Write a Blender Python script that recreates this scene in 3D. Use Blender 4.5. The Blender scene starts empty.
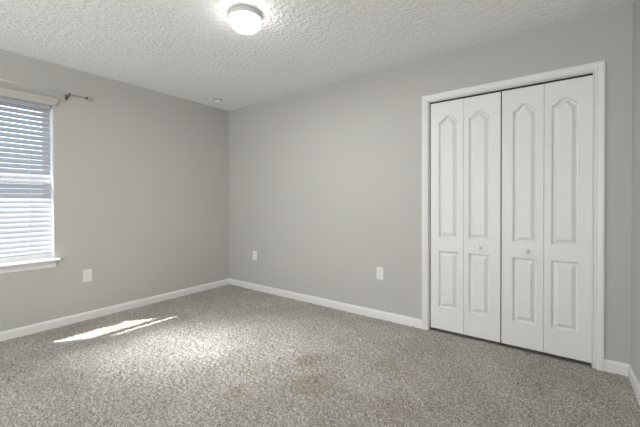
import bpy, bmesh, math, random
import numpy as np
from mathutils import Vector, Matrix

random.seed(7)
rng = np.random.default_rng(7)
scene = bpy.context.scene
col = scene.collection

# ------------------------------------------------------------------ camera
F_PX, ROW0 = 324.08, 204.99
PITCH, ROLL, YAW = 0.0092, -0.0031, -0.6355
CAM = Vector((3.7565, -2.9246, 1.1519))
cd = bpy.data.cameras.new('camera')
cam = bpy.data.objects.new('camera', cd)
col.objects.link(cam)
scene.camera = cam
cd.sensor_fit = 'HORIZONTAL'
cd.sensor_width = 36.0
cd.lens = 36.0 * F_PX / 640.0
cd.shift_y = -(213.5 - ROW0) / 640.0
cd.clip_start = 0.02
fw = Vector((math.sin(YAW), math.cos(YAW), 0)); rt = Vector((math.cos(YAW), -math.sin(YAW), 0)); up = Vector((0, 0, 1))
fw2 = fw * math.cos(PITCH) - up * math.sin(PITCH)
up2 = up * math.cos(PITCH) + fw * math.sin(PITCH)
rt2 = rt * math.cos(ROLL) + up2 * math.sin(ROLL)
up3 = up2 * math.cos(ROLL) - rt * math.sin(ROLL)
M = Matrix((rt2, up3, -fw2)).transposed().to_4x4()
M.translation = CAM
cam.matrix_world = M

# ------------------------------------------------------------------ light
scene.view_settings.view_transform = 'Standard'
scene.view_settings.look = 'None'
scene.view_settings.gamma = 1.0
scene.view_settings.use_curve_mapping = False
scene.view_settings.exposure = -0.07

world = bpy.data.worlds.new('sky')
scene.world = world
world.use_nodes = True
wn = world.node_tree.nodes
wn['Background'].inputs['Color'].default_value = (0.66, 0.80, 1.0, 1)
wn['Background'].inputs['Strength'].default_value = 3.4

SUN_AZ = Vector((0.608, 0.794, 0)).normalized()
SUN_EL = math.radians(51.7)
sd = bpy.data.lights.new('sun', 'SUN')
sd.energy = 25.0
sd.angle = math.radians(0.53)
sd.color = (1.0, 0.975, 0.94)
sun = bpy.data.objects.new('sun', sd)
col.objects.link(sun)
sdir = SUN_AZ * math.cos(SUN_EL) - up * math.sin(SUN_EL)
sun.rotation_euler = sdir.to_track_quat('-Z', 'Y').to_euler()
sun.location = (-3, -6, 6)

# added fill lamp behind the camera, brightening the room from the rear
ad = bpy.data.lights.new('rear_fill', 'AREA')
ad.shape = 'RECTANGLE'
ad.size, ad.size_y = 2.2, 2.2
ad.energy = 52.0
ad.color = (1.0, 1.0, 1.0)
al = bpy.data.objects.new('rear_fill', ad)
col.objects.link(al)
al.location = (1.25, -4.75, 1.25)
al.rotation_euler = (math.radians(110), 0, 0)
hd = bpy.data.lights.new('hall_fill', 'AREA')  # second added fill lamp, aimed up to lift the ceiling and right side
hd.shape = 'RECTANGLE'
hd.size, hd.size_y = 1.0, 1.0
hd.energy = 36.0
hl = bpy.data.objects.new('hall_fill', hd)
col.objects.link(hl)
hl.location = (3.2, -4.5, 0.9)
hl.rotation_euler = (math.radians(128), 0, 0)
# added area lamp standing in for sun glancing off the blind slats
gd = bpy.data.lights.new('slat_bounce_stand_in', 'AREA')
gd.shape = 'RECTANGLE'
gd.size, gd.size_y = 0.78, 0.50
gd.energy = 4.6
gd.spread = math.radians(34)
gd.color = (0.95, 0.98, 1.0)
gl_ = bpy.data.objects.new('slat_bounce_stand_in', gd)
col.objects.link(gl_)
gl_.location = Vector((0.004, -2.385, 0.98)) + 0.34 * Vector((0.83, 0.565, -0.56)).normalized()
gz = -Vector((0.83, 0.565, -0.56)).normalized()
gx_ = Vector((0, 1, 0)); gx_ = (gx_ - gz * gx_.dot(gz)).normalized()
gm = Matrix((gx_, gz.cross(gx_), gz)).transposed().to_4x4(); gm.translation = gl_.location
gl_.matrix_world = gm
LAMP_STRENGTH = 15.0
LAMP_BEAM = 15.0

# ------------------------------------------------------------------ dimensions
H = 2.44
W = 4.14
YR = -3.35                                   # rear wall
WY0, WY1, WZ0, WZ1 = -2.79, -1.972, 0.62, 2.07      # window opening
CX0, CX1, CZ1 = 2.815, 3.948, 2.045          # closet opening

# ------------------------------------------------------------------ helpers
def srgb(r, g, b):
    f = lambda c: ((c / 255 + 0.055) / 1.055) ** 2.4 if c > 10 else c / 255 / 12.92
    return (f(r), f(g), f(b), 1)

def mat(name, color, rough=0.6, bump=None, metallic=0.0, var=None, spec=0.5):
    """bump = (scale, strength, distance[, detail]); var = (scale, amount)"""
    m = bpy.data.materials.new(name)
    m.use_nodes = True
    nt = m.node_tree
    b = nt.nodes['Principled BSDF']
    b.inputs['Base Color'].default_value = color
    b.inputs['Roughness'].default_value = rough
    b.inputs['Metallic'].default_value = metallic
    b.inputs['Specular IOR Level'].default_value = spec
    tc = nt.nodes.new('ShaderNodeTexCoord')
    if bump:
        n = nt.nodes.new('ShaderNodeTexNoise')
        n.inputs['Scale'].default_value = bump[0]
        n.inputs['Detail'].default_value = bump[3] if len(bump) > 3 else 2.0
        nt.links.new(tc.outputs['Object'], n.inputs['Vector'])
        bp = nt.nodes.new('ShaderNodeBump')
        bp.inputs['Strength'].default_value = bump[1]
        bp.inputs['Distance'].default_value = bump[2]
        nt.links.new(n.outputs['Fac'], bp.inputs['Height'])
        nt.links.new(bp.outputs['Normal'], b.inputs['Normal'])
    if var:
        n = nt.nodes.new('ShaderNodeTexNoise')
        n.inputs['Scale'].default_value = var[0]
        n.inputs['Detail'].default_value = 3.0
        nt.links.new(tc.outputs['Object'], n.inputs['Vector'])
        mx = nt.nodes.new('ShaderNodeMix')
        mx.data_type = 'RGBA'
        a = var[1]
        mx.inputs['A'].default_value = tuple(c * (1 - a) for c in color[:3]) + (1,)
        mx.inputs['B'].default_value = tuple(min(1, c * (1 + a)) for c in color[:3]) + (1,)
        nt.links.new(n.outputs['Fac'], mx.inputs['Factor'])
        nt.links.new(mx.outputs['Result'], b.inputs['Base Color'])
    return m

class MB:
    """collects shapes and links them as ONE mesh object"""
    def __init__(self):
        self.v, self.f, self.s = [], [], []
    def add(self, verts, faces, smooth=False):
        o = len(self.v)
        self.v += [tuple(p) for p in verts]
        self.f += [tuple(i + o for i in f) for f in faces]
        self.s += [smooth] * len(faces)
    def box(self, x0, x1, y0, y1, z0, z1):
        v = [(x, y, z) for x in (x0, x1) for y in (y0, y1) for z in (z0, z1)]
        self.add(v, [(0, 1, 3, 2), (4, 6, 7, 5), (0, 4, 5, 1), (2, 3, 7, 6), (0, 2, 6, 4), (1, 5, 7, 3)])
    def bbox(self, x0, x1, y0, y1, z0, z1, r=0.003, seg=2):
        bm = bmesh.new()
        bmesh.ops.create_cube(bm, size=1)
        for v in bm.verts:
            v.co = Vector(((x0 + x1) / 2 + v.co.x * (x1 - x0), (y0 + y1) / 2 + v.co.y * (y1 - y0), (z0 + z1) / 2 + v.co.z * (z1 - z0)))
        bmesh.ops.bevel(bm, geom=bm.edges[:], offset=r, segments=seg, profile=0.5, affect='EDGES')
        bm.verts.index_update()
        self.add([v.co for v in bm.verts], [[v.index for v in f.verts] for f in bm.faces])
        bm.free()
    def extrude(self, prof, frames, closed_prof=True, caps=True, smooth=False):
        """prof: list of (u,v); frames: list of functions (u,v)->point"""
        n = len(prof)
        verts = [fr(u, v) for fr in frames for (u, v) in prof]
        faces = []
        for k in range(len(frames) - 1):
            for i in range(n if closed_prof else n - 1):
                j = (i + 1) % n
                faces.append((k * n + i, k * n + j, (k + 1) * n + j, (k + 1) * n + i))
        if caps:
            faces.append(tuple(range(n))[::-1])
            faces.append(tuple(range((len(frames) - 1) * n, len(frames) * n)))
        self.add(verts, faces, smooth)
    def lathe(self, prof, origin, axis='Z', seg=40, smooth=True):
        """prof: (r, h) from one end to the other along axis"""
        n = len(prof)
        verts, faces = [], []
        for k in range(seg):
            a = 2 * math.pi * k / seg
            for r, h in prof:
                c, s = r * math.cos(a), r * math.sin(a)
                p = {'Z': (c, s, h), 'Y': (s, h, c), 'X': (h, c, s)}[axis]
                verts.append((origin[0] + p[0], origin[1] + p[1], origin[2] + p[2]))
        for k in range(seg):
            q = (k + 1) % seg
            for i in range(n - 1):
                faces.append((k * n + i, q * n + i, q * n + i + 1, k * n + i + 1))
        self.add(verts, faces, smooth)
    def tube(self, a, b, r, seg=14):
        a, b = Vector(a), Vector(b)
        d = (b - a).normalized()
        u = d.orthogonal().normalized(); w = d.cross(u)
        fr = [lambda p, q, c=c: c + u * p + w * q for c in (a, b)]
        self.extrude([(r * math.cos(2 * math.pi * i / seg), r * math.sin(2 * math.pi * i / seg)) for i in range(seg)], fr, smooth=True)
    def build(self, name, m, parent=None, weld=True):
        me = bpy.data.meshes.new(name)
        me.from_pydata(self.v, [], self.f)
        me.polygons.foreach_set('use_smooth', self.s)
        bm = bmesh.new(); bm.from_mesh(me)
        if weld:
            bmesh.ops.remove_doubles(bm, verts=bm.verts, dist=1e-5)
        bmesh.ops.recalc_face_normals(bm, faces=bm.faces)
        bm.to_mesh(me); bm.free()
        me.materials.append(m)
        o = bpy.data.objects.new(name, me)
        col.objects.link(o)
        if parent:
            o.parent = parent
            o.matrix_parent_inverse = Matrix.Translation(-parent.location)
        return o

def empty(name, loc):
    o = bpy.data.objects.new(name, None)
    o.location = loc
    o.empty_display_size = 0.1
    col.objects.link(o)
    return o

def tag(o, label=None, cat=None, group=None, kind=None):
    if label: o['label'] = label
    if cat: o['category'] = cat
    if group: o['group'] = group
    if kind: o['kind'] = kind
    return o

# ------------------------------------------------------------------ materials
M_WALL = mat('wall_paint', (0.565, 0.556, 0.535, 1), 0.75, (170, 0.25, 0.004), spec=0.3)
M_TRIM = mat('trim_paint', (0.86, 0.856, 0.838, 1), 0.4, (60, 0.05, 0.002))
M_DOOR = mat('door_paint', (0.88, 0.876, 0.858, 1), 0.42, (40, 0.06, 0.002))
M_CLOSET = mat('closet_paint', (0.45, 0.44, 0.42, 1), 0.8, (120, 0.2, 0.003))
M_PLATE = mat('outlet_plastic', (0.88, 0.875, 0.86, 1), 0.35, (50, 0.02, 0.001))
M_SLOT = mat('outlet_slot', (0.03, 0.03, 0.03, 1), 0.6, (50, 0.02, 0.001))
M_SLAT = mat('blind_slat', (0.52, 0.535, 0.57, 1), 0.3, (30, 0.03, 0.001))  # backlit shade and sky blue put into the colour of white slats
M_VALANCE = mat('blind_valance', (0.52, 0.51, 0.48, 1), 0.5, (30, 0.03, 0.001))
M_CORD = mat('blind_cord', (0.8, 0.8, 0.78, 1), 0.8, (300, 0.1, 0.001))
M_VINYL = mat('window_vinyl', (0.80, 0.80, 0.79, 1), 0.35, (50, 0.02, 0.001))
M_NICKEL = mat('brushed_nickel', (0.66, 0.645, 0.62, 1), 0.38, (200, 0.05, 0.001), metallic=0.45)
M_DARKMETAL = mat('bracket_metal', (0.16, 0.15, 0.14, 1), 0.4, (200, 0.05, 0.001), metallic=0.8)
M_TRACK = mat('door_track', (0.03, 0.03, 0.03, 1), 0.6, (200, 0.05, 0.001))
M_ESC = mat('sprinkler_metal', (0.50, 0.49, 0.48, 1), 0.4, (200, 0.05, 0.001), metallic=0.5)
M_RING = mat('lamp_ring', (0.60, 0.59, 0.57, 1), 0.4, (100, 0.02, 0.001))
M_DETECT = mat('ceiling_cover', (0.92, 0.92, 0.91, 1), 0.4, (100, 0.02, 0.001))
M_STUCCO = mat('exterior_stucco', (0.62, 0.60, 0.56, 1), 0.9, (90, 0.4, 0.006))
M_SOFFIT = mat('soffit', (0.75, 0.75, 0.73, 1), 0.7, (40, 0.1, 0.002))
M_GROUND = mat('outside_ground', (0.36, 0.37, 0.33, 1), 0.95, (20, 0.4, 0.02), var=(3, 0.25))

# ceiling: knockdown texture
M_CEIL = mat('ceiling_paint', (0.92, 0.917, 0.905, 1), 0.85, spec=0.2)
nt = M_CEIL.node_tree
tc = nt.nodes.new('ShaderNodeTexCoord')
n1 = nt.nodes.new('ShaderNodeTexNoise'); n1.inputs['Scale'].default_value = 32; n1.inputs['Detail'].default_value = 3; n1.inputs['Distortion'].default_value = 0.6
rp = nt.nodes.new('ShaderNodeValToRGB'); rp.color_ramp.elements[0].position = 0.42; rp.color_ramp.elements[1].position = 0.60
bp = nt.nodes.new('ShaderNodeBump'); bp.inputs['Strength'].default_value = 0.55; bp.inputs['Distance'].default_value = 0.010
nt.links.new(tc.outputs['Object'], n1.inputs['Vector'])
nt.links.new(n1.outputs['Fac'], rp.inputs['Fac'])
nt.links.new(rp.outputs['Color'], bp.inputs['Height'])
nt.links.new(bp.outputs['Normal'], nt.nodes['Principled BSDF'].inputs['Normal'])

# thin clear pane
def glass(name, tint=(0.96, 0.98, 0.98, 1)):
    m = bpy.data.materials.new(name); m.use_nodes = True
    nt = m.node_tree; nt.nodes.clear()
    out = nt.nodes.new('ShaderNodeOutputMaterial')
    tr = nt.nodes.new('ShaderNodeBsdfTransparent'); tr.inputs['Color'].default_value = tint
    gl = nt.nodes.new('ShaderNodeBsdfGlossy'); gl.inputs['Roughness'].default_value = 0.02
    fr = nt.nodes.new('ShaderNodeFresnel'); fr.inputs['IOR'].default_value = 1.45
    mx = nt.nodes.new('ShaderNodeMixShader')
    ge = nt.nodes.new('ShaderNodeNewGeometry')           # reflect at the outer surface only: a thin pane
    iv = nt.nodes.new('ShaderNodeMath'); iv.operation = 'SUBTRACT'; iv.inputs[0].default_value = 1.0
    nt.links.new(ge.outputs['Backfacing'], iv.inputs[1])
    mu = nt.nodes.new('ShaderNodeMath'); mu.operation = 'MULTIPLY'
    nt.links.new(fr.outputs[0], mu.inputs[0]); nt.links.new(iv.outputs[0], mu.inputs[1])
    nt.links.new(mu.outputs[0], mx.inputs[0]); nt.links.new(tr.outputs[0], mx.inputs[1]); nt.links.new(gl.outputs[0], mx.inputs[2])
    nt.links.new(mx.outputs[0], out.inputs['Surface'])
    return m
M_GLASS = glass('window_glass')
M_CRYSTAL = mat('finial_glass', (0.72, 0.72, 0.72, 1), 0.05, (20, 0.02, 0.001))
M_CRYSTAL.node_tree.nodes['Principled BSDF'].inputs['Transmission Weight'].default_value = 0.9

# lamp diffuser
M_LAMP = bpy.data.materials.new('lamp_diffuser'); M_LAMP.use_nodes = True
b = M_LAMP.node_tree.nodes['Principled BSDF']
b.inputs['Base Color'].default_value = (0.85, 0.85, 0.83, 1)
b.inputs['Roughness'].default_value = 0.4
b.inputs['Emission Color'].default_value = (1.0, 0.995, 0.985, 1)
b.inputs['Emission Strength'].default_value = LAMP_STRENGTH

# carpet: variegated twist pile with a few old stains
M_CARPET = bpy.data.materials.new('carpet'); M_CARPET.use_nodes = True
nt = M_CARPET.node_tree
pb = nt.nodes['Principled BSDF']
pb.inputs['Roughness'].default_value = 0.95
pb.inputs['Specular IOR Level'].default_value = 0.1
pb.inputs['Sheen Weight'].default_value = 0.15
tc = nt.nodes.new('ShaderNodeTexCoord')
def noise(scale, detail=2.0, rough=0.5, dist=0.0):
    n = nt.nodes.new('ShaderNodeTexNoise')
    n.inputs['Scale'].default_value = scale; n.inputs['Detail'].default_value = detail
    n.inputs['Roughness'].default_value = rough; n.inputs['Distortion'].default_value = dist
    nt.links.new(tc.outputs['Object'], n.inputs['Vector'])
    return n.outputs['Fac']
def ramp(src, p0, c0, p1, c1):
    r = nt.nodes.new('ShaderNodeValToRGB')
    r.color_ramp.elements[0].position = p0; r.color_ramp.elements[0].color = c0
    r.color_ramp.elements[1].position = p1; r.color_ramp.elements[1].color = c1
    nt.links.new(src, r.inputs['Fac'])
    return r.outputs['Color']
def mix(kind, fac, a, bb):
    m = nt.nodes.new('ShaderNodeMix'); m.data_type = 'RGBA'; m.blend_type = kind
    for key, val in (('Factor', fac), ('A', a), ('B', bb)):
        if isinstance(val, (float, int, tuple)):
            m.inputs[key].default_value = val
        else:
            nt.links.new(val, m.inputs[key])
    return m.outputs['Result']
yarn = ramp(noise(125, 3, 0.75), 0.39, (0.215, 0.199, 0.173, 1), 0.61, (0.74, 0.707, 0.655, 1))
wear = ramp(noise(2.6, 4, 0.6, 0.4), 0.35, (0.86, 0.85, 0.83, 1), 0.65, (1.05, 1.05, 1.05, 1))
base = mix('MULTIPLY', 1.0, yarn, wear)
STAINS = [(2.50, -1.33, 0.17, 0.6), (2.30, -1.10, 0.13, 0.40), (2.18, -1.66, 0.09, 0.55), (2.30, -0.66, 0.10, 0.35), (2.85, -0.82, 0.16, 0.30), (2.06, -1.40, 0.14, 0.22), (3.0, -1.25, 0.2, 0.25)]
for sx, sy, sr, amt in STAINS:
    mp = nt.nodes.new('ShaderNodeMapping'); mp.vector_type = 'TEXTURE'
    mp.inputs['Location'].default_value = (sx, sy, 0)
    mp.inputs['Scale'].default_value = (sr, sr * 0.8, 1.0)
    wob = nt.nodes.new('ShaderNodeTexNoise'); wob.inputs['Scale'].default_value = 11; wob.inputs['Detail'].default_value = 3
    nt.links.new(tc.outputs['Object'], wob.inputs['Vector'])
    va = nt.nodes.new('ShaderNodeVectorMath'); va.operation = 'MULTIPLY_ADD'
    va.inputs[1].default_value = (0.22, 0.22, 0); va.inputs[2].default_value = (-0.11, -0.11, 0)
    nt.links.new(wob.outputs['Color'], va.inputs[0])
    ad2 = nt.nodes.new('ShaderNodeVectorMath'); ad2.operation = 'ADD'
    nt.links.new(tc.outputs['Object'], ad2.inputs[0]); nt.links.new(va.outputs[0], ad2.inputs[1])
    nt.links.new(ad2.outputs[0], mp.inputs['Vector'])
    ln = nt.nodes.new('ShaderNodeVectorMath'); ln.operation = 'LENGTH'
    nt.links.new(mp.outputs[0], ln.inputs[0])
    mr = nt.nodes.new('ShaderNodeMapRange'); mr.interpolation_type = 'SMOOTHSTEP'
    mr.inputs['From Min'].default_value = 0.45; mr.inputs['From Max'].default_value = 1.15
    mr.inputs['To Min'].default_value = amt; mr.inputs['To Max'].default_value = 0.0
    nt.links.new(ln.outputs['Value'], mr.inputs['Value'])
    base = mix('MULTIPLY', mr.outputs['Result'], base, (0.70, 0.62, 0.49, 1))
nt.links.new(base, pb.inputs['Base Color'])
bp = nt.nodes.new('ShaderNodeBump'); bp.inputs['Strength'].default_value = 0.6; bp.inputs['Distance'].default_value = 0.006
nt.links.new(noise(260, 2), bp.inputs['Height'])
nt.links.new(bp.outputs['Normal'], pb.inputs['Normal'])

# ------------------------------------------------------------------ room shell
# carpeted floor: a tufted surface on a slab
NX, NY = 520, 420
xs = np.linspace(0, W, NX); ys = np.linspace(YR, 0.0, NY)
gx, gy = np.meshgrid(xs, ys, indexing='ij')
jit = 0.0035
vx = gx + rng.uniform(-jit, jit, gx.shape); vy = gy + rng.uniform(-jit, jit, gx.shape)
vx[0, :] = 0; vx[-1, :] = W; vy[:, 0] = YR; vy[:, -1] = 0
h = rng.uniform(-1, 1, gx.shape)
hs = (h + np.roll(h, 1, 0) + np.roll(h, 1, 1) + np.roll(np.roll(h, 1, 0), 1, 1)) / 4
vz = -0.006 + 0.0065 * h * 0.8 + 0.004 * hs
verts = np.stack([vx, vy, vz], -1).reshape(-1, 3)
idx = np.arange(NX * NY).reshape(NX, NY)
faces = np.stack([idx[:-1, :-1], idx[1:, :-1], idx[1:, 1:], idx[:-1, 1:]], -1).reshape(-1, 4)
me = bpy.data.meshes.new('floor')
me.from_pydata(verts.tolist(), [], faces.tolist())
me.polygons.foreach_set('use_smooth', [True] * len(faces))
me.materials.append(M_CARPET)
floor = bpy.data.objects.new('floor', me); col.objects.link(floor)
tag(floor, kind='structure')
s = MB(); s.box(-0.14, W + 0.12, YR - 0.12, 0.85, -0.20, -0.014); tag(s.build('floor_slab', M_STUCCO), kind='structure')

s = MB(); s.box(-0.14, W + 0.12, YR - 0.12, 0.85, H, H + 0.12); tag(s.build('ceiling', M_CEIL), kind='structure')

def wall_with_hole(name, axis, at, thick, a0, a1, h0, h1, m):
    """axis 'x': wall plane x=at..at+thick spanning y; axis 'y' the other way"""
    lo, hi, (o0, o1, z0, z1) = a0, a1, (h0[0], h0[1], h1[0], h1[1])
    s = MB()
    def bx(p0, p1, q0, q1):
        if p1 - p0 < 1e-6 or q1 - q0 < 1e-6: return
        if axis == 'x': s.box(min(at, at + thick), max(at, at + thick), p0, p1, q0, q1)
        else: s.box(p0, p1, min(at, at + thick), max(at, at + thick), q0, q1)
    bx(lo, o0, -0.014, H); bx(o1, hi, -0.014, H); bx(o0, o1, -0.014, z0); bx(o0, o1, z1, H)
    return tag(s.build(name, m, weld=False), kind='structure')

wall_with_hole('wall_left', 'x', 0, -0.14, YR, 0.0, (WY0, WY1), (WZ0, WZ1), M_WALL)
wall_with_hole('wall_back', 'y', 0, 0.115, -0.14, W + 0.12, (CX0, CX1), (-0.014, CZ1), M_WALL)
s = MB(); s.box(W, W + 0.12, YR, 0, -0.014, H); tag(s.build('wall_right', M_WALL), kind='structure')
wall_with_hole('wall_rear', 'y', YR, -0.12, -0.14, W + 0.12, (0.1, 4.0), (-0.014, H), M_WALL)
# unseen hall box, added to keep the sun out of the rear opening
s = MB()
s.box(-0.14, 0.0, YR - 1.5, YR - 0.12, -0.014, H); s.box(4.1, 4.2, YR - 1.5, YR - 0.12, -0.014, H); s.box(-0.14, 4.2, YR - 1.6, YR - 1.5, -0.014, H)
s.box(-0.14, 4.2, YR - 1.6, YR - 0.12, H, H + 0.12); s.box(-0.14, 4.2, YR - 1.6, YR - 0.12, -0.2, -0.014)
tag(s.build('hall_sun_block', M_WALL, weld=False), kind='structure')
# closet interior
s = MB()
s.box(2.45, 2.55, 0.115, 0.75, -0.014, H); s.box(W, W + 0.12, 0.115, 0.75, -0.014, H); s.box(2.45, W + 0.12, 0.75, 0.85, -0.014, H)
tag(s.build('wall_closet', M_CLOSET, weld=False), kind='structure')

# outside: soffit of the roof overhang, ground
s = MB(); s.box(-0.469, -0.14, -6, 2, 2.40, 2.44); s.box(-0.492, -0.469, -6, 2, 2.36, 2.56); s.box(-0.469, -0.14, -6, 2, 2.5, 2.56)
tag(s.build('roof_eave', M_SOFFIT, weld=False), kind='structure')
s = MB(); s.box(-14, 12, -14, 12, -0.5, -0.3); tag(s.build('ground', M_GROUND), kind='structure')

# baseboards
BB = 0.075
BPROF = [(0, -0.006), (0.0135, -0.006), (0.0135, BB * 0.74), (0.0115, BB * 0.83), (0.008, BB * 0.90), (0.006, BB * 0.985), (0.003, BB), (0, BB)]
def baseboard(name, a, b, nrm):
    a, b, n = Vector(a), Vector(b), Vector(nrm)
    s = MB()
    s.extrude(BPROF, [lambda u, v, c=c: c + n * u + up * v for c in (a, b)])
    return tag(s.build(name, M_TRIM), kind='structure')
CASW = 0.058
baseboard('baseboard_left', (0, YR, 0), (0, 0, 0), (1, 0, 0))
baseboard('baseboard_back', (0, 0, 0), (CX0 - CASW, 0, 0), (0, -1, 0))
baseboard('baseboard_back.001', (CX1 + CASW, 0, 0), (W, 0, 0), (0, -1, 0))
baseboard('baseboard_right', (W, YR, 0), (W, 0, 0), (-1, 0, 0))

# closet casing (moulded, mitred) and jamb lining
s = MB()
prof = [(0.004, 0), (0.004, 0.010), (0.007, 0.0125), (0.016, 0.0125), (0.019, 0.0105), (0.022, 0.0135), (0.032, 0.0165), (0.044, 0.018), (0.052, 0.018), (CASW, 0.0155), (CASW, 0)]
fr = [lambda u, v: Vector((CX0 - u, -v, -0.006)), lambda u, v: Vector((CX0 - u, -v, CZ1 + u)),
      lambda u, v: Vector((CX1 + u, -v, CZ1 + u)), lambda u, v: Vector((CX1 + u, -v, -0.006))]
s.extrude(prof, fr)
tag(s.build('trim_1', M_TRIM), kind='structure')
s = MB()
JT = 0.004
s.box(CX0, CX0 + JT, 0.0, 0.115, -0.006, CZ1); s.box(CX1 - JT, CX1, 0.0, 0.115, -0.006, CZ1); s.box(CX0, CX1, 0.0, 0.115, CZ1 - JT, CZ1)
tag(s.build('trim_2', M_TRIM, weld=False), kind='structure')
# dark bifold track under the head
s = MB(); s.box(CX0 + 0.006, CX1 - 0.006, 0.020, 0.045, CZ1 - 0.019, CZ1 - JT)
tag(s.build('trim_3', M_TRACK), kind='structure')

# ------------------------------------------------------------------ closet bifold doors
DZ0, DZ1, DF, DT = 0.020, 2.026, 0.012, 0.034      # bottom, top, front plane y, thickness
def panel_outline(x0, x1, z0, z1, arch, d):
    """outline inset by d, counter-clockwise seen from the room; same count for every d"""
    x0, x1, z0 = x0 + d, x1 - d, z0 + d
    pts = [(x0, z0), (x1, z0)]
    if not arch:
        zt = z1 - d
        return pts + [(x1, zt), ((x0 + x1) / 2, zt), (x0, zt)], 3
    rise = 0.052
    zs = z1 - rise - d * 0.75
    wd = x1 - x0
    top = []
    N = 24
    for i in range(N + 1):
        t = i / N                                   # from right to left
        u = abs(2 * t - 1)                          # 1 at the sides, 0 at the middle
        if u > 0.86: hh = 0.0
        elif u < 0.16: hh = 1.0 - 0.06 * (u / 0.16) ** 2
        else:
            q = (0.86 - u) / 0.70
            hh = 0.94 * (0.35 * (q * q * (3 - 2 * q)) + 0.65 * q)
        top.append((x1 - wd * t, zs + (z1 - d - zs) * hh))
    return pts + top, 2 + N // 2

def leaf(name, x0, x1, parent, shift):
    s = MB()
    xm = (x0 + x1) / 2 + shift            # panels sit nearer the fold
    pw = 0.163 / 2
    def P(x, z, dep): return (x, DF + dep, z)
    panels = [(xm - pw, xm + pw, 0.213, 0.716, False), (xm - pw, xm + pw, 0.832, 1.906, True)]
    # sides, top, bottom, back
    bv = 0.0025
    o = [(x0, DZ0), (x1, DZ0), (x1, DZ1), (x0, DZ1)]
    i_ = [(x0 + bv, DZ0 + bv), (x1 - bv, DZ0 + bv), (x1 - bv, DZ1 - bv), (x0 + bv, DZ1 - bv)]
    v = [P(x, z, 0) for x, z in i_] + [P(x, z, bv) for x, z in o] + [P(x, z, DT) for x, z in o]
    f = [(8, 9, 10, 11)]
    for k in range(4):
        j = (k + 1) % 4
        f += [(k, j, 4 + j, 4 + k), (4 + k, 4 + j, 8 + j, 8 + k)]
    s.add(v, f)
    # face with two holes: split down the middle into right and left n-gons
    lo, mi = panel_outline(*panels[0], 0.0); up_, mu = panel_outline(*panels[1], 0.0)
    xa, xb, za, zb = x0 + bv, x1 - bv, DZ0 + bv, DZ1 - bv
    # lo = [bl, br, tr, tm, tl]
    bm0, bm1 = (xm, lo[0][1]), (xm, up_[0][1])
    right = [(xm, za), (xb, za), (xb, zb), (xm, zb)] + up_[2:mu + 1][::-1] + [up_[1], bm1, (xm, lo[3][1]), lo[2], lo[1], bm0]
    left = [(xm, za), bm0, lo[0], lo[4], (xm, lo[3][1]), bm1, up_[0]] + up_[mu:][::-1] + [(xm, zb), (xa, zb), (xa, za)]
    s.add([P(x, z, 0) for x, z in right], [tuple(range(len(right)))])
    s.add([P(x, z, 0) for x, z in left], [tuple(range(len(left)))])
    for pn in panels:
        steps = [(0.0, 0.0), (0.002, 0.0012), (0.010, 0.0185), (0.013, 0.0205), (0.015, 0.0202), (0.042, 0.0015), (0.044, 0.0008)]
        loops = [panel_outline(*pn, d)[0] for d, _ in steps]
        n = len(loops[0])
        vv = [P(x, z, dep) for lp, (_, dep) in zip(loops, steps) for x, z in lp]
        ff = []
        for k in range(len(steps) - 1):
            for i in range(n):
                j = (i + 1) % n
                ff.append((k * n + i, k * n + j, (k + 1) * n + j, (k + 1) * n + i))
        ff.append(tuple((len(steps) - 1) * n + i for i in range(n)))
        s.add(vv, ff)
    return s.build(name, M_DOOR, parent)

def knob(x, parent):
    s = MB()
    pr = [(0.0, 0.0), (0.012, 0.0), (0.012, -0.003), (0.0075, -0.006), (0.0070, -0.013), (0.011, -0.017), (0.0165, -0.021), (0.0185, -0.027), (0.0165, -0.032), (0.010, -0.0355), (0.0, -0.0365)]
    s.lathe(pr, (x, DF, 0.772), 'Y', 28)
    return s.build('knob', M_TRIM, parent)

def hinges(x, parent):
    for z in (0.25, 1.02, 1.80):
        s = MB(); s.tube((x, DF + DT + 0.004, z - 0.03), (x, DF + DT + 0.004, z + 0.03), 0.004, 10)
        s.build('hinge', M_NICKEL, parent)

LW = (CX1 - CX0 - 2 * JT - 0.008 - 0.006) / 4
xl = CX0 + JT + 0.008
d1 = tag(empty('door_1', (xl + LW, DF, 0)), 'white bifold closet door, the half next to the long bare wall', None, kind='structure')
leaf('door_leaf', xl, xl + LW - 0.0015, d1, 0.014); leaf('door_leaf', xl + LW, xl + 2 * LW - 0.001, d1, -0.018)
knob(3.226, d1); hinges(xl + LW, d1)
xr = xl + 2 * LW + 0.006
d2 = tag(empty('door_2', (xr + LW, DF, 0)), 'white bifold closet door, the half nearest the room corner', None, kind='structure')
leaf('door_leaf', xr, xr + LW - 0.0015, d2, 0.018); leaf('door_leaf', xr + LW, xr + 2 * LW - 0.0004, d2, -0.014)
knob(3.556, d2); hinges(xr + LW, d2)

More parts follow.
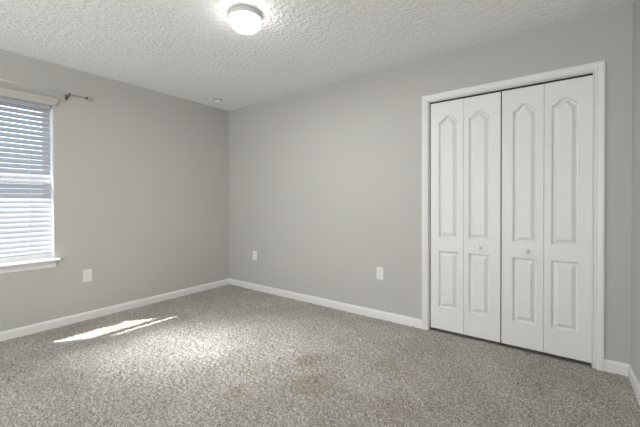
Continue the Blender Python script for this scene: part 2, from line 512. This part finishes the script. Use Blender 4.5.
# ------------------------------------------------------------------ window
w = tag(empty('window_1', (0, (WY0 + WY1) / 2, WZ0)), kind='structure')
s = MB()                                              # drywall return lining
s.box(-0.075, 0.0, WY1 - 0.006, WY1, WZ0, WZ1); s.box(-0.075, 0.0, WY0, WY0 + 0.006, WZ0, WZ1); s.box(-0.075, 0, WY0 + 0.006, WY1 - 0.006, WZ1 - 0.006, WZ1)
s.build('window_lining', M_VINYL, w, weld=False)
fx0, fx1 = -0.135, -0.075
s = MB()
s.box(fx0, fx1, WY0, WY0 + 0.022, WZ0, WZ1); s.box(fx0, fx1, WY1 - 0.022, WY1, WZ0, WZ1)
s.box(fx0, fx1, WY0 + 0.022, WY1 - 0.022, WZ1 - 0.035, WZ1); s.box(fx0, fx1, WY0 + 0.022, WY1 - 0.022, WZ0, WZ0 + 0.035)
s.build('window_frame', M_VINYL, w, weld=False)
def sash(name, x0, x1, z0, z1, r0, r1):
    y0, y1 = WY0 + 0.022, WY1 - 0.022
    s = MB()
    s.box(x0, x1, y0, y0 + 0.03, z0, z1); s.box(x0, x1, y1 - 0.03, y1, z0, z1)
    s.box(x0, x1, y0 + 0.03, y1 - 0.03, z0, z0 + r0); s.box(x0, x1, y0 + 0.03, y1 - 0.03, z1 - r1, z1)
    o = s.build(name, M_VINYL, w, weld=False)
    g = MB(); xg = (x0 + x1) / 2
    g.box(xg - 0.0015, xg + 0.0015, y0 + 0.03, y1 - 0.03, z0 + r0, z1 - r1)
    g.build('pane', M_GLASS, o)
sash('lower_sash', -0.104, -0.078, WZ0 + 0.035, 1.415, 0.04, 0.07)
sash('upper_sash', -0.132, -0.106, 1.385, WZ1 - 0.035, 0.032, 0.035)
s = MB()                                              # stool with horns and rounded nose
sp = [(-0.075, 0.0), (0.056, 0.0), (0.061, 0.004), (0.0625, 0.010), (0.061, 0.016), (0.056, 0.019), (-0.075, 0.019)]
y0, y1 = WY0 - 0.028, WY1 + 0.028
for (a, b_, pf) in ((y0, WY0, [(max(u, 0), v) for u, v in sp]), (WY0, WY1, sp), (WY1, y1, [(max(u, 0), v) for u, v in sp])):
    s.extrude(pf, [lambda u, v, c=c: Vector((u, c, WZ0 - 0.001 + v)) for c in (a, b_)])
s.build('window_stool', M_TRIM, w, weld=False)
s = MB()
ap = [(0, 0), (0.006, 0), (0.011, 0.004), (0.014, 0.012), (0.014, 0.038), (0.018, 0.048), (0.018, 0.0615), (0, 0.0615)]
s.extrude(ap, [lambda u, v, c=c: Vector((u, c, WZ0 - 0.0635 + v)) for c in (WY0 - 0.005, WY1 + 0.005)])
s.build('apron', M_TRIM, w)

# ------------------------------------------------------------------ blind
BY0, BY1 = WY0 + 0.016, WY1 - 0.016
BXC = -0.040
bl = tag(empty('window_blind', (BXC, (BY0 + BY1) / 2, WZ1)), 'white horizontal slat blind lowered over the window', 'blind')
TILT = math.radians(56.5)
PITCHZ = 0.0435
ZT, ZB = 1.995, 0.735
ns = int(round((ZT - ZB) / PITCHZ)) + 1
s = MB()
for i in range(ns):
    z = ZT - i * (ZT - ZB) / (ns - 1)
    t = TILT + math.radians(random.uniform(-0.6, 0.6))
    c, sn = math.cos(t), math.sin(t)
    prof = []
    hw, th = 0.025, 0.0010
    for k in range(9):
        u = -hw + 2 * hw * k / 8
        prof.append((u, th + 0.0016 * (1 - (u / hw) ** 2)))
    for k in range(9):
        u = hw - 2 * hw * k / 8
        prof.append((u, -th + 0.0016 * (1 - (u / hw) ** 2)))
    # u runs from the outer (upper) edge to the inner (lower) edge
    dy = random.uniform(-0.001, 0.001)
    s.extrude(prof, [lambda u, v, y=y: Vector((BXC + u * c + v * sn, y, z - u * sn + v * c)) for y in (BY0 + dy, BY1 + dy)])
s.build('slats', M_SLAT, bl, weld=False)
s = MB(); s.bbox(BXC - 0.026, BXC + 0.026, BY0, BY1, 0.688, 0.704, 0.004); s.build('bottom_rail', M_SLAT, bl)
s = MB(); s.bbox(-0.070, -0.012, BY0, BY1, 2.018, 2.060, 0.002); s.build('headrail', M_SLAT, bl)
for yy in (BY1 - 0.155, (BY0 + BY1) / 2, BY0 + 0.155):
    s = MB()
    for dx in (-0.0185, 0.0185):
        s.box(BXC + dx - 0.0008, BXC + dx + 0.0008, yy - 0.0012, yy + 0.0012, 0.704, 2.018)
    s.build('ladder_cord', M_CORD, bl, weld=False)
s = MB()                                              # valance with a moulded face and returns
vp = [(0.0, 0), (0.006, 0), (0.010, 0.006), (0.010, 0.016), (0.013, 0.024), (0.013, 0.050), (0.017, 0.060), (0.017, 0.070), (0.0, 0.070)]
vy0, vy1, vz = WY0 - 0.014, WY1 + 0.014, 2.040
s.extrude(vp, [lambda u, v: Vector((0.002, vy1 - 0.010 + u, vz + v)), lambda u, v: Vector((0.035 + u, vy1 - 0.010 + u, vz + v)),
               lambda u, v: Vector((0.035 + u, vy0 + 0.010 - u, vz + v)), lambda u, v: Vector((0.002, vy0 + 0.010 - u, vz + v))])
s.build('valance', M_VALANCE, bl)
s = MB(); s.tube((0.004, WY0 + 0.10, 2.03), (0.004, WY0 + 0.10, 1.20), 0.004, 8); s.build('tilt_wand', M_CORD, bl)

# ------------------------------------------------------------------ curtain rod
cr = tag(empty('curtain_rod', (0, -2.38, 2.16)), 'slim nickel curtain rod mounted above the window', 'curtain rod')
RX, RZ = 0.085, 2.160
ry0, ry1 = -2.38 - 0.64, -2.38 + 0.64
s = MB(); s.tube((RX, ry0, RZ), (RX, -2.45, RZ), 0.0065); s.build('rod', M_NICKEL, cr)
s = MB(); s.tube((RX, -2.50, RZ), (RX, ry1, RZ), 0.0055); s.build('inner_rod', M_NICKEL, cr)
for ye, sg in ((ry0, -1), (ry1, 1)):
    s = MB(); s.lathe([(0, -0.006), (0.010, -0.006), (0.013, 0.0), (0.013, 0.010), (0.008, 0.013), (0, 0.013)], (RX, ye, RZ), 'Y', 20)
    fc = s.build('finial_collar', M_DARKMETAL, cr)
    s = MB(); R = 0.023
    s.lathe([(max(0.0, R * math.sin(math.pi * k / 14)), -R * math.cos(math.pi * k / 14)) for k in range(15)], (RX, ye + sg * 0.031, RZ), 'Y', 24)
    s.build('finial', M_CRYSTAL, cr)
for yb in (-1.872, -2.888):
    s = MB()
    s.bbox(0, 0.004, yb - 0.010, yb + 0.010, RZ - 0.035, RZ + 0.022, 0.0015)
    s.bbox(0.003, RX, yb - 0.005, yb + 0.005, RZ - 0.017, RZ - 0.009, 0.0015)
    s.lathe([(0.0085, -0.006), (0.012, -0.006), (0.012, 0.006), (0.0085, 0.006), (0.0085, -0.006)], (RX, yb, RZ), 'Y', 20)
    s.build('bracket', M_DARKMETAL, cr, weld=False)

# ------------------------------------------------------------------ outlets
def outlet(pos, nrm, label):
    """duplex outlet; nrm is the wall normal"""
    p, n = Vector(pos), Vector(nrm)
    side = up.cross(n)
    root = tag(empty('wall_outlet', p), label, 'outlet', 'white duplex outlets low on the walls')
    def put(s): s.v = [tuple(p + side * a + n * b_ + up * c) for a, b_, c in s.v]
    s = MB(); s.bbox(-0.037, 0.037, 0.0, 0.0065, -0.0605, 0.0605, 0.0022, 2); put(s); s.build('cover_plate', M_PLATE, root)
    for dz in (0.0205, -0.0205):
        s = MB()
        ol = []
        for k in range(28):
            a = 2 * math.pi * k / 28
            ol.append((0.0172 * math.cos(a), max(-0.0135, min(0.0135, 0.0172 * math.sin(a))) + dz))
        s.extrude(ol, [lambda u, v, c=c: Vector((u, c, v)) for c in (0.0060, 0.0080)]); put(s)
        rc = s.build('receptacle', M_PLATE, root)
        s = MB()
        s.box(-0.0078, -0.0058, 0.0078, 0.0083, dz - 0.001, dz + 0.0085); s.box(0.0058, 0.0078, 0.0078, 0.0083, dz - 0.001, dz + 0.0075)
        s.lathe([(0, 0.0083), (0.0028, 0.0083), (0.0028, 0.0078)], (0, 0, dz - 0.0075), 'Y', 12, False)
        put(s); s.build('slots', M_SLOT, rc, weld=False)
    s = MB(); s.lathe([(0, 0.0082), (0.0022, 0.0082), (0.003, 0.0072), (0.003, 0.006)], (0, 0, 0), 'Y', 12); put(s)
    s.build('screw', M_NICKEL, root)

outlet((0, -1.716, 0.433), (1, 0, 0), 'white outlet on the window wall, low between the window and the room corner')
outlet((0.531, 0, 0.450), (0, -1, 0), 'white outlet on the long bare wall, the one nearest the far room corner')
outlet((2.336, 0, 0.447), (0, -1, 0), 'white outlet on the long bare wall, the one beside the closet')

# ------------------------------------------------------------------ ceiling light and small ceiling fixture
LX, LY = 2.027, -1.432
cl = tag(empty('ceiling_light', (LX, LY, H)), 'round flush ceiling light with a glowing white diffuser', 'ceiling light')
s = MB(); s.lathe([(0, H), (0.103, H), (0.106, H - 0.003), (0.106, H - 0.040), (0.103, H - 0.043), (0, H - 0.043)], (LX, LY, 0), 'Z', 64); s.build('mounting_ring', M_RING, cl)
s = MB()
R0, DEP = 0.1055, 0.074
s.lathe([(R0 * math.cos(a) ** 0.75 if a < math.pi / 2 - 1e-6 else 0.0, H - 0.0435 - DEP * math.sin(a)) for a in [math.pi / 2 * k / 14 for k in range(15)]], (LX, LY, 0), 'Z', 64)
s.build('diffuser', M_LAMP, cl)

ld = bpy.data.lights.new('ceiling_light_beam', 'AREA')      # the lamp's own downward light
ld.shape = 'DISK'; ld.size = 0.20; ld.energy = LAMP_BEAM; ld.color = (1.0, 0.995, 0.985)
lo = bpy.data.objects.new('ceiling_light_beam', ld); col.objects.link(lo)
lo.location = (LX, LY, H - 0.0435 - DEP - 0.004)

cf = tag(empty('sprinkler_cover', (0.305, -0.400, H)), 'small white round fixture on the ceiling near the far corner', 'ceiling fixture')
FX, FY = 0.305, -0.400
s = MB(); s.lathe([(0, H), (0.056, H), (0.056, H - 0.003), (0.048, H - 0.008), (0.030, H - 0.010), (0, H - 0.010)], (FX, FY, 0), 'Z', 36); s.build('escutcheon', M_ESC, cf)
s = MB(); s.lathe([(0.0, H - 0.009), (0.040, H - 0.009), (0.042, H - 0.014), (0.042, H - 0.026), (0.036, H - 0.034), (0.020, H - 0.039), (0, H - 0.040)], (FX, FY, 0), 'Z', 32); s.build('cover_cap', M_DETECT, cf)
